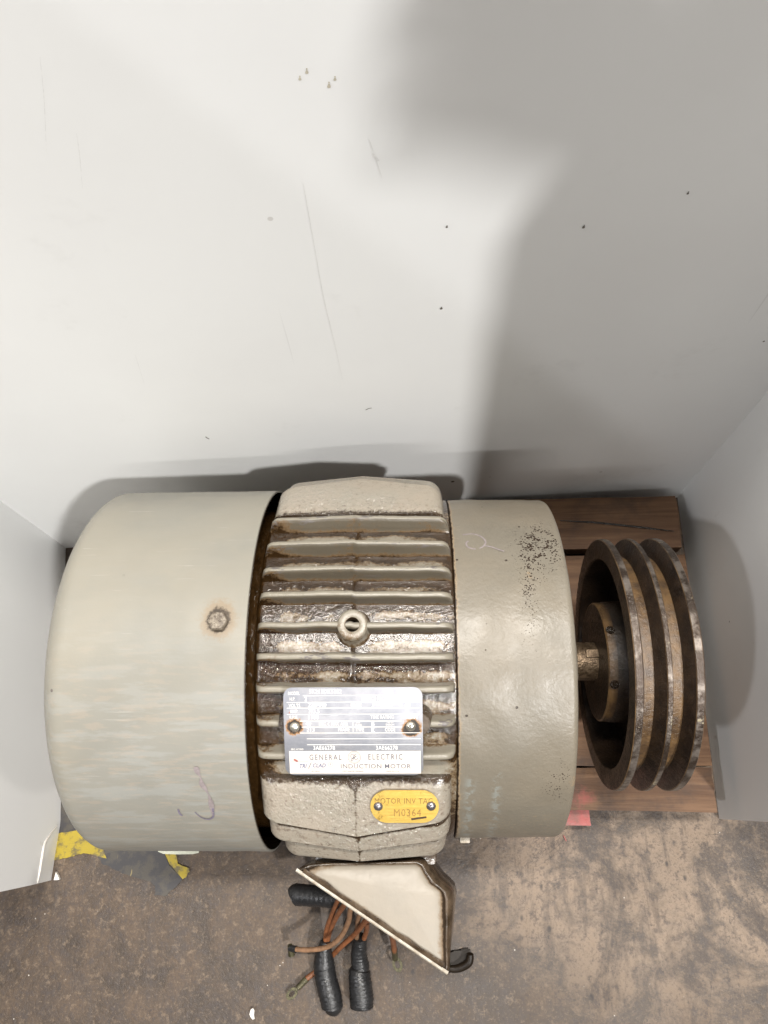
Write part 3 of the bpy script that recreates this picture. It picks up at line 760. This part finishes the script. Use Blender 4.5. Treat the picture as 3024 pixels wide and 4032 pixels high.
# brass inventory tag on the upper side fin
tx0 = -.0082
ta = Vector((-.0885, .2300)); tb = Vector((-.1185, .2145))
tdir = (tb-ta).normalized(); tn = Vector((tdir.y, -tdir.x));
if tn.y < 0: tn = -tn
def tf(u, v, h):
    c = ta.lerp(tb, .50)+tdir*v+tn*(.0014+h); return Vector((tx0+u, c.x, c.y))
tag = plate_mesh('brass_tag', tf, .0425, .0212, .01055, .0007, BRASS, motor, None, 60, 40)
def TT(s, u, v, size, sx=.9): text(s, u, v, size, tf, .00085, TXT_S, tag, sx=sx, space=1.12)
TT('MOTOR INV TAG', -.0005, -.0036, .0052, .82); TT('M0364', .0016, .0042, .0068, .85)
RIV2 = simple('grey_rivet', (.30, .28, .29), .30, .8, .4, 200, .3, .0005)
rivet(tf, -.0164, -.0002, .0029, .0019, .0006, RIV2, tag); rivet(tf, .0164, -.0004, .0030, .0019, .0006, RIV2, tag)
def tfp(u, v): return (u, v)
stroke([(.004, .0082), (.008, .0076), (.0135, .0068)], .0013, tf, .00082, BOXD, tag, 'dirt_mark')

# marker scribbles
ff = lambda u, v, h: Vector(cp(u, v, .1352+h))
def scrib(pts, wid, mat, rr=.1353, par=motor):
    f = lambda u, v, h: Vector(cp(u, math.degrees(v/.13), rr+h))
    stroke([(x, R(t)*.13) for x, t in pts], wid, f, .0003, mat, par, 'marker_stroke')
# fan cover: photo pixels solved on the cylinder
def cyl_px(px, py, rad):
    c = (px-1512, py-2016, 3028.); w = [sum(MR[i][k]*c[k] for k in range(3)) for i in range(3)]
    oy, oz = -.1016, CAMZ-PT-AX
    a = w[1]**2+w[2]**2; b = oy*w[1]+oz*w[2]; cc = oy*oy+oz*oz-rad*rad
    t = (-b-math.sqrt(b*b-a*cc))/a
    y = oy+w[1]*t; z = oz+w[2]*t
    return (w[0]*t, math.degrees(math.atan2(z, y)))
scrib([cyl_px(*p, .1353) for p in ((772, 3018), (778, 3040), (790, 3060), (795, 3085), (812, 3110), (826, 3140), (834, 3175), (838, 3212))], lambda t: .0022+.0014*math.sin(t*17), INK2)
scrib([cyl_px(*p, .1353) for p in ((838, 3180), (840, 3212), (825, 3224), (805, 3222), (785, 3212), (768, 3196))], lambda t: .0014*(1-t*.6), INK)
scrib([cyl_px(*p, .1353) for p in ((702, 3185), (708, 3202), (718, 3210))], .0012, INK)
scrib([cyl_px(*p, .1257) for p in ((1822, 2108), (1860, 2104), (1895, 2115), (1912, 2135), (1900, 2155), (1870, 2163), (1842, 2155), (1836, 2140), (1845, 2132))], .0011, INK2, .1258)
scrib([cyl_px(*p, .1257) for p in ((1905, 2150), (1935, 2155), (1962, 2165), (1985, 2172))], .0010, INK2, .1258)

# ------------------------------------------------------------------ conduit box on the front
BZ = .21
OUT = [zp(*p, BZ) for p in ((1172, 3427), (1195, 3415), (1228, 3402), (1320, 3399), (1450, 3397), (1580, 3395), (1640, 3396), (1662, 3408), (1676, 3440), (1700, 3475), (1730, 3496), (1748, 3512), (1756, 3540), (1757, 3620), (1758, 3720), (1760, 3800), (1756, 3826))]
OUT = [MOTOR_W(p) for p in OUT]
def box_top():
    n = len(OUT); c = sum(OUT, Vector())/n
    rings = ((1, 0, .80), (.965, .0009, .70), (.93, .0021, .42), (.89, .0030, .16), (.84, .0036, .04), (.74, .0042, -.05), (.5, .0050, -.25), (.25, .0054, -.35))
    V = []; G = []
    for k, h, g in rings:
        for p in OUT:
            q = c+(p-c)*k; tail = .25*max(0, min(1, (p.x-.006)/.012)) if k > .8 else 0
            V.append(q+Vector((0, 0, h-.002))); G.append(g+tail+(.25 if p.x < -.065 and k > .75 else 0))
    V.append(c+Vector((0, 0, .0036))); G.append(-.35)
    F = grid_faces(len(rings), n, True)+[((len(rings)-1)*n+i, (len(rings)-1)*n+(i+1) % n, len(V)-1) for i in range(n)]
    return mesh_obj('conduit_box', V, F, BOXE, motor, True, {'grime': G}, None, 70)
cbox = box_top()
# walls: from the top outline down, flaring outwards; the long diagonal side stays open
V = []; n = len(OUT)
cen = sum(OUT, Vector())/n
for i, p in enumerate(OUT):
    d = Vector((p.x-cen.x, p.y-cen.y, 0)).normalized()
    fl_ = max(0, d.x)
    for dz, k in ((0, 0), (-.0010, .0012), (-.004, .0030), (-.03, .0050), (-.062, .0062)): V.append(p+d*k*(.35+fl_*1.3)+Vector((0, 0, dz)))
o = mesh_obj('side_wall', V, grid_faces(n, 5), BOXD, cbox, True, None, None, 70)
so = o.modifiers.new('thick', 'SOLIDIFY'); so.thickness = .002; so.offset = -1
a = OUT[0]; b = OUT[-1]; dd = (b-a).normalized(); side = Vector((dd.y, -dd.x, 0)); side = side if side.x < 0 else -side
V = []
for p in (a-dd*.001, b+dd*.0015):
    for s, z in ((.0012, -.0002), (.0015, -.0010), (.0012, -.0034), (-.001, -.0034), (-.001, .0004), (.0006, .0005)): V.append(p+side*s+Vector((0, 0, z)))
mesh_obj('opening_lip', V, grid_faces(2, 6, True)+[tuple(range(6)), tuple(range(6, 12))], LIPM, cbox, False)
# oily rim running along the inside of the lip
V = []
for i in range(13):
    p = a.lerp(b, .03+.94*i/12); w = .0040+.0016*noise.noise((i*1.3, 2, 5))
    for s, z in ((-.0008, .0011), (-.0022, .0022+.0004), (-w, .0030)): V.append(p+side*s+Vector((0, 0, z)))
mesh_obj('oily_rim', V, grid_faces(13, 3), BOXD, cbox, True)
# mounting ear at the lower corner
EARM = simple('dark_ear', (.014, .009, .005), .45, 0, .4, 120, .25, .0006, spec=.3)
tube('curled_lip', [MOTOR_W(zp(1768, 3815, .197)), MOTOR_W(zp(1808, 3812, .198)), MOTOR_W(zp(1845, 3790, .200)), MOTOR_W(zp(1852, 3756, .202))], [.0022, .0026, .0028, .0022], EARM, cbox, 10, 6)
e0 = MOTOR_W(zp(1762, 3822, .205)); pts = [(1750, 3838), (1800, 3824), (1850, 3800), (1862, 3765), (1850, 3734), (1818, 3736), (1792, 3750), (1760, 3750)]
bm = bmesh.new(); top = [bm.verts.new(MOTOR_W(zp(x, y, .196))) for x, y in pts]; bot = [bm.verts.new(MOTOR_W(zp(x, y, .196))+Vector((0, 0, -.005))) for x, y in pts]
bm.faces.new(top); bm.faces.new(bot)
for i in range(len(pts)): bm.faces.new((top[i], top[(i+1) % len(pts)], bot[(i+1) % len(pts)], bot[i]))
bmesh.ops.bevel(bm, geom=[e for e in bm.edges], offset=.0009, segments=2, affect='EDGES')
bm_obj('mounting_ear', bm, EARM, cbox, True, 40)
# neck between casing and box
boxpart('box_neck', (-.03, -.128, .128), (.085, .03, .05), BOXD, motor, .004)

# lead wires, splices and lugs
def P(x, y, z): return MOTOR_W(zp(x, y, z))
IN = lambda x, y: P(x, y, .175)
def wire(pts, rad, mat): return tube('lead_wire', [P(*p) for p in pts], rad, mat, motor, 10, 8)
wire([(1400, 3450, .17), (1345, 3520, .12), (1312, 3590, .07), (1286, 3660, .035), (1281, 3712, .022)], .0021, WIRE_O)
wire([(1430, 3460, .17), (1365, 3550, .12), (1325, 3610, .07), (1298, 3670, .032), (1288, 3715, .02)], .0021, WIRE_O)
w3 = wire([(1440, 3470, .17), (1384, 3570, .11), (1372, 3630, .08), (1340, 3690, .055), (1290, 3728, .040), (1220, 3740, .030), (1160, 3737, .022)], .0021, WIRE_T)
w4 = wire([(1500, 3540, .17), (1440, 3625, .09), (1395, 3680, .05), (1340, 3730, .028), (1300, 3772, .010), (1262, 3812, .0045), (1230, 3836, .004), (1205, 3855, .004)], .0022, WIRE_O)
wire([(1460, 3500, .17), (1416, 3600, .09), (1407, 3650, .05), (1404, 3698, .024)], .0022, WIRE_T)
wire([(1500, 3540, .17), (1448, 3625, .09), (1444, 3660, .05), (1432, 3700, .024)], .0022, WIRE_O)
w7 = wire([(1560, 3600, .17), (1545, 3680, .09), (1549, 3715, .05), (1553, 3745, .03)], .0024, WIRE_O)
def splice(pts, rads, label): 
    t = tube('taped_splice', [P(*p) for p in pts], rads, TAPEB, motor, 20, 14, True, .035, label, .05)
    return t
s1 = splice([(1283, 3705, .024), (1277, 3735, .021), (1276, 3790, .016), (1283, 3850, .0135), (1300, 3920, .012), (1308, 3965, .0108), (1302, 3990, .0098)], [.0042, .0062, .0095, .0098, .0100, .0095, .0045], 'black taped splice lying slanted')
s2 = splice([(1417, 3690, .026), (1417, 3712, .022), (1413, 3760, .016), (1419, 3805, .0125), (1415, 3835, .0122), (1420, 3880, .0120), (1424, 3930, .0117), (1424, 3968, .0112)], [.0055, .0064, .0072, .0080, .0096, .0104, .0108, .0100], 'black taped splice lying straight towards the viewer')
tube('tape_band', [P(1418, 3818, .0128), P(1416, 3832, .0126)], [.0092, .0100], TAPEB, s2, 18, 4)
s3 = splice([(1158, 3524, .060), (1170, 3522, .061), (1230, 3527, .065), (1290, 3533, .070), (1345, 3540, .075)], [.0072, .0089, .0086, .0082, .0078], 'black taped splice sticking out to the left')
def lug(wo, c0, c1, ring, rr):
    tube('crimp', [P(*c0), P(*c1)], [.0028, .0024], LUG, wo, 12, 4)
    c = P(*ring); d = (c-P(*c1)); d.z = 0; d.normalize(); e = Vector((-d.y, d.x, 0))
    V = []
    n = 24
    for r_, z in ((rr, 0), (rr, .0011), (rr*.52, .0011), (rr*.52, 0)):
        for j in range(n):
            t = 2*math.pi*j/n; V.append(c+d*math.cos(t)*r_*1.45+e*math.sin(t)*r_+Vector((0, 0, z)))
    f = grid_faces(4, n, True)+[(3*n+j, 3*n+(j+1) % n, (j+1) % n, j) for j in range(n)]
    mesh_obj('ring_terminal', V, f, LUG, wo, False)
lug(w7, (1552, 3738, .032), (1556, 3775, .018), (1565, 3797, .012), .0042)
lug(w4, (1208, 3853, .004), (1172, 3890, .004), (1150, 3912, .003), .0040)
tube('crimp', [P(1166, 3738, .023), P(1140, 3733, .020)], [.0030, .0026], TAPEB, w3, 12, 4)
tube('bare_end', [P(1142, 3722, .021), P(1148, 3760, .016)], [.0022, .0030], LUG, w3, 10, 4)

# ------------------------------------------------------------------ things lying on the floor
def flat_poly(name, pts, mat, z, parent, th=.0006, jag=0):
    if jag:
        q = []
        for i, p in enumerate(pts):
            n2 = pts[(i+1) % len(pts)]
            for s in range(4):
                t = s/4; x = p[0]*(1-t)+n2[0]*t; y = p[1]*(1-t)+n2[1]*t
                q.append((x+(jag*noise.noise((x*.05, y*.05, 1)) if s else 0), y+(jag*noise.noise((x*.05, y*.05, 7)) if s else 0)))
        pts = q
    bm = bmesh.new(); o = Vector(parent.location) if parent else Vector()
    t_ = [bm.verts.new(zp(x, y, z)+Vector((0, 0, th))-o) for x, y in pts]; b_ = [bm.verts.new(zp(x, y, z)-o) for x, y in pts]
    bm.faces.new(t_); bm.faces.new(b_)
    for i in range(len(pts)): bm.faces.new((t_[i], t_[(i+1) % len(pts)], b_[(i+1) % len(pts)], b_[i]))
    bmesh.ops.triangulate(bm, faces=bm.faces)
    return bm_obj(name, bm, mat, parent, False)
TY = m_tape('yellow_floor_tape', (.33, .25, .026)); TK = m_tape('black_floor_tape', (.040, .038, .040))
ftape = empty('floor_tape', tuple(zp(500, 3400, 0)), 'torn yellow and black striped floor tape under the fan cover', 'floor tape')
flat_poly('black_stripe', [(150, 3150), (330, 3150), (345, 3268), (300, 3272), (228, 3284), (150, 3290)], TK, .0010, ftape)
flat_poly('yellow_stripe', [(150, 3290), (228, 3282), (300, 3270), (330, 3150), (420, 3380), (382, 3371), (345, 3361), (310, 3363), (270, 3376), (228, 3385), (150, 3390)], TY, .0014, ftape, jag=5)
flat_poly('black_stripe', [(330, 3150), (560, 3150), (664, 3398), (690, 3430), (719, 3461), (690, 3495), (660, 3524), (608, 3526), (612, 3488), (590, 3470), (545, 3458), (480, 3438), (440, 3418), (400, 3398), (385, 3372)], TK, .0010, ftape, jag=7)
flat_poly('yellow_stripe', [(600, 3250), (680, 3300), (700, 3400), (745, 3418), (748, 3433), (738, 3440), (734, 3453), (719, 3461), (690, 3428), (664, 3394)], TY, .0014, ftape, jag=4)
def lone(name, pts, mat, label, cat, z=.001, th=.0008, jag=0):
    e = empty(name, tuple(zp(sum(p[0] for p in pts)/len(pts), sum(p[1] for p in pts)/len(pts), 0)), label, cat)
    loc = Vector(e.location); bpy.data.objects.remove(e)
    ob = flat_poly(name, pts, mat, z, None, th, jag)
    for v in ob.data.vertices: v.co -= loc
    ob.location = loc; ob['label'] = label; ob['category'] = cat
    return ob
lone('pale_strip', [(618, 3330), (790, 3330), (783, 3358), (760, 3363), (700, 3364), (645, 3362), (624, 3353)], PALE, 'pale green strip lying on the floor half hidden under the fan cover', 'strip', .0022, .0012)
lone('paper_scrap', [(987, 3980), (990, 3972), (998, 3968), (1003, 3978), (1001, 3995), (1004, 4010), (996, 4012), (989, 4003), (984, 3992)], PAPER, 'tiny white half-moon scrap on the bare floor near the wires', 'scrap', .001, .002)
lone('red_splinter', [(2216, 3288), (2222, 3292), (2232, 3312), (2227, 3312)], REDP, 'tiny red wood splinter on the floor in front of the end bell', 'splinter', .001, .001)
flat_poly('torn_corner', [(226, 3432), (234, 3446), (240, 3462), (230, 3464), (218, 3464)], PAPER, .0015, board, .0035)

# ------------------------------------------------------------------ unseen person and phone, added off frame to cast the soft board shadow
added_person = empty('added_person', (1.06, -.22, 0), 'person in dark work clothes added out of view beside the board, arm posed to shadow it', 'added_person')
PE = Vector(added_person.location)
def skin(name, joints, bones, mat, sub=2, root=0):
    me = bpy.data.meshes.new(name); me.from_pydata([Vector(j[:3])-PE for j in joints], bones, []); me.update()
    o = bpy.data.objects.new(name, me); COL.objects.link(o); o.parent = added_person; me.materials.append(mat)
    o.modifiers.new('skin', 'SKIN').use_smooth_shade = True
    if not me.skin_vertices: me.attributes.new('x', 'FLOAT', 'POINT')
    for i, j in enumerate(joints):
        r = j[3] if isinstance(j[3], tuple) else (j[3], j[3]); me.skin_vertices[0].data[i].radius = r; me.skin_vertices[0].data[i].use_root = (i == root)
    m = o.modifiers.new('sub', 'SUBSURF'); m.levels = sub; m.render_levels = sub
    return o
CLOTH = simple('dark_work_cloth', (.035, .042, .060), .85, 0, .3, 60, .3); SKIN_ = simple('skin', (.45, .27, .19), .5, 0, .1, 60, .1); HAIR = simple('dark_hair', (.03, .02, .015), .6, 0, .3, 200, .5); SHOE = simple('black_shoe', (.02, .02, .02), .5)
body = skin('body', [(1.06, -.24, .95, (.12, .15)), (.98, -.20, 1.06, (.11, .15)), (.88, -.16, 1.20, (.11, .16)), (.83, -.14, 1.28, (.07, .07)), (.80, -.13, 1.33, (.055, .055)),
    (.80, -.02, 1.15, .062), (.66, -.05, .930, .054), (.48, -.05, .985, .046), (.395, -.05, 1.030, .036), (.86, -.34, 1.14, .060), (.92, -.40, .88, .048), (.98, -.34, .66, .040),
    (1.08, -.14, .86, .092), (1.0, -.10, .50, .064), (1.06, -.10, .09, .046), (1.08, -.34, .86, .092), (1.0, -.36, .50, .064), (1.06, -.36, .09, .046)],
    [(0, 1), (1, 2), (2, 3), (3, 4), (2, 5), (5, 6), (6, 7), (7, 8), (2, 9), (9, 10), (10, 11), (0, 12), (12, 13), (13, 14), (0, 15), (15, 16), (16, 17)], CLOTH)
def blob(name, c, r, mat, rot=(0, 0, 0), fn=None):
    bm = bmesh.new(); bmesh.ops.create_uvsphere(bm, u_segments=32, v_segments=20, radius=1)
    for v in bm.verts:
        if fn: fn(v)
        v.co = Vector((v.co.x*r[0], v.co.y*r[1], v.co.z*r[2]))
    from mathutils import Euler
    bmesh.ops.rotate(bm, verts=bm.verts, cent=(0, 0, 0), matrix=Euler(rot).to_matrix())
    for v in bm.verts: v.co += Vector(c)-PE
    return bm_obj(name, bm, mat, added_person, True, 60)
HD = Vector((.76, -.12, 1.42))
blob('head', HD, (.095, .075, .110), SKIN_, (0, -.9, 0))
blob('hair', HD+Vector((.012, 0, .022)), (.098, .082, .100), HAIR, (0, -.9, 0))
def hand(c, d):
    c = Vector(c); d = Vector(d).normalized(); side = d.cross(Vector((0, 0, 1))).normalized()
    J = [(*c, (.022, .016)), (*(c+d*.045), (.034, .014)), (*(c+d*.085), (.032, .012))]; B = [(0, 1), (1, 2)]
    for k, ln in ((-1.5, .055), (-.5, .07), (.5, .075), (1.5, .065)):
        p = c+d*.09+side*k*.019; i = len(J)
        J += [(*p, .010), (*(p+d*ln*.55+Vector((0, 0, -.008))), .009), (*(p+d*ln+Vector((0, 0, -.026))), .0075)]; B += [(2, i), (i, i+1), (i+1, i+2)]
    i = len(J); p = c+d*.03+side*.034; J += [(*p, .012), (*(p+d*.03+side*.022), .010), (*(p+d*.055+side*.028), .008)]; B += [(0, i), (i, i+1), (i+1, i+2)]
    skin('hand', J, B, SKIN_, 2)
hand((.39, -.05, 1.033), (-.17, -.01, .11)); hand((.98, -.335, .64), (.01, -.01, -.20))
for y in (-.10, -.36): blob('shoe', (1.01, y, .035), (.135, .05, .05), SHOE, (0, 0, 0), lambda v: setattr(v.co, 'z', max(v.co.z, -.68)))

bm = bmesh.new(); bmesh.ops.create_cube(bm, size=1)  # phone out of view, added to shape the shadow of the hand
for v in bm.verts: v.co = Vector((v.co.x*.074, v.co.y*.008, v.co.z*.150))
bmesh.ops.bevel(bm, geom=[e for e in bm.edges if abs(e.verts[0].co.y-e.verts[1].co.y) > .004], offset=.010, segments=5, affect='EDGES')
bmesh.ops.bevel(bm, geom=[e for e in bm.edges], offset=.0012, segments=2, affect='EDGES')
ph = bm_obj('added_phone', bm, SHOE, None, True, 30); ph.location = (.318, -.058, 1.140); ph.rotation_euler = (.25, .12, .15)
ph['label'] = 'black phone added out of view in the raised hand to extend its shadow on the board'; ph['category'] = 'added_phone'

# marks on the back panel: scratches, specks and scuffs
_a = Vector((*CL, 0)); _d = Vector((CR[0]-CL[0], CR[1]-CL[1], 0)); _L = _d.length; _d.normalize(); _n = Vector((_d.y, -_d.x, 0))
def bpt(px, py):
    c = (px*1.8228-1512, py*1.8228-2016, 3028.); w = Vector([sum(MR[i][k]*c[k] for k in range(3)) for i in range(3)])
    C0 = Vector((0, 0, CAMZ)); t = (_a-C0).dot(_n)/w.dot(_n); p = C0+w*t
    u = (p-_a).dot(_d)/_L
    return u, p.z
def bf(u, z, h): return _a+_d*(_L*u)+_n*(wav(u, z)*min(1, 8*min(u, 1-u))+.0003+h)+Vector((0, 0, z))-BO
def mark(pts, w, mat):
    P2 = [bpt(*p) for p in pts]
    f = lambda x, y, h: bf(x/_L, y, h)
    stroke([(u*_L, z) for u, z in P2], w, f, .0, mat, board, 'scuff_mark', sub=5)
SC = simple('pale_scratch', (.81, .81, .795), .6, 0, .15, 300, .1); SP = simple('dark_speck', (.16, .14, .12), .6, 0, .3, 300, .1); SM = simple('grey_smudge', (.66, .66, .65), .6, 0, .1, 200, .1); SB = simple('brown_speck', (.62, .57, .46), .6, 0, .3, 300, .1)
tp = lambda t: .00016*math.sin(math.pi*min(1, max(.05, t)))+.00015
for pts in ([(86, 125), (95, 220), (100, 330)], [(165, 290), (172, 340), (178, 410)], [(655, 400), (680, 540), (700, 650), (722, 740), (740, 822)], [(797, 305), (808, 335), (826, 390)], [(292, 765), (300, 790), (312, 828)]):
    mark(pts, tp, SC)
for x, y, r in ((966, 494, .0009), (1262, 493, .0013), (954, 670, .0013), (1487, 418, .0010), (1650, 736, .0009)): mark([(x-2*r*800, y), (x, y+.6), (x+2*r*800, y)], lambda t, r=r: 2.2*r*math.sin(math.pi*min(.97, max(.03, t)))+.0001, SP)
for x, y, r in ((663, 158, .0012), (648, 173, .0010), (711, 188, .0014), (724, 174, .0010)): mark([(x-2*r*800, y), (x, y+.8), (x+2*r*800, y)], lambda t, r=r: 2.2*r*math.sin(math.pi*min(.97, max(.03, t)))+.0001, SB)
for pts, w in (([(790, 887), (797, 884), (803, 883)], .0008), ([(444, 940), (448, 943), (452, 945)], .0009), ([(806, 335), (812, 345), (818, 353)], .0012)): mark(pts, w, SP if w < .001 else SC)

# the crease across the crushed corner of the left side panel
_pa = Vector((*FL, 0)); _pd = Vector((CL[0]-FL[0], CL[1]-FL[1], 0)).normalized(); _pn = Vector((_pd.y, -_pd.x, 0)); _pl = (Vector((*CL, 0))-_pa).length
def lpt(px, py):
    c = (px-1512., py-2016., 3028.); w = Vector([sum(MR[i][k]*c[k] for k in range(3)) for i in range(3)])
    C0 = Vector((0, 0, CAMZ)); p = C0+w*((_pa-C0).dot(_pn)/w.dot(_pn)); u = (p-_pa).dot(_pd)/_pl
    q = _pa+_pd*(u*_pl)+_pn*(.0012*noise.noise((u*3, p.z*5, 9))-(max(0, .045-(u*.30+p.z*.75))*.20)+.0004)+Vector((0, 0, max(p.z, .002)))
    return q-BO
tube('crease', [lpt(*p) for p in ((226, 3250), (200, 3284), (176, 3322), (164, 3380), (158, 3430), (155, 3476))], [.0003, .0008, .0008, .0009, .0008, .0003], PAPER, board, 6, 6)
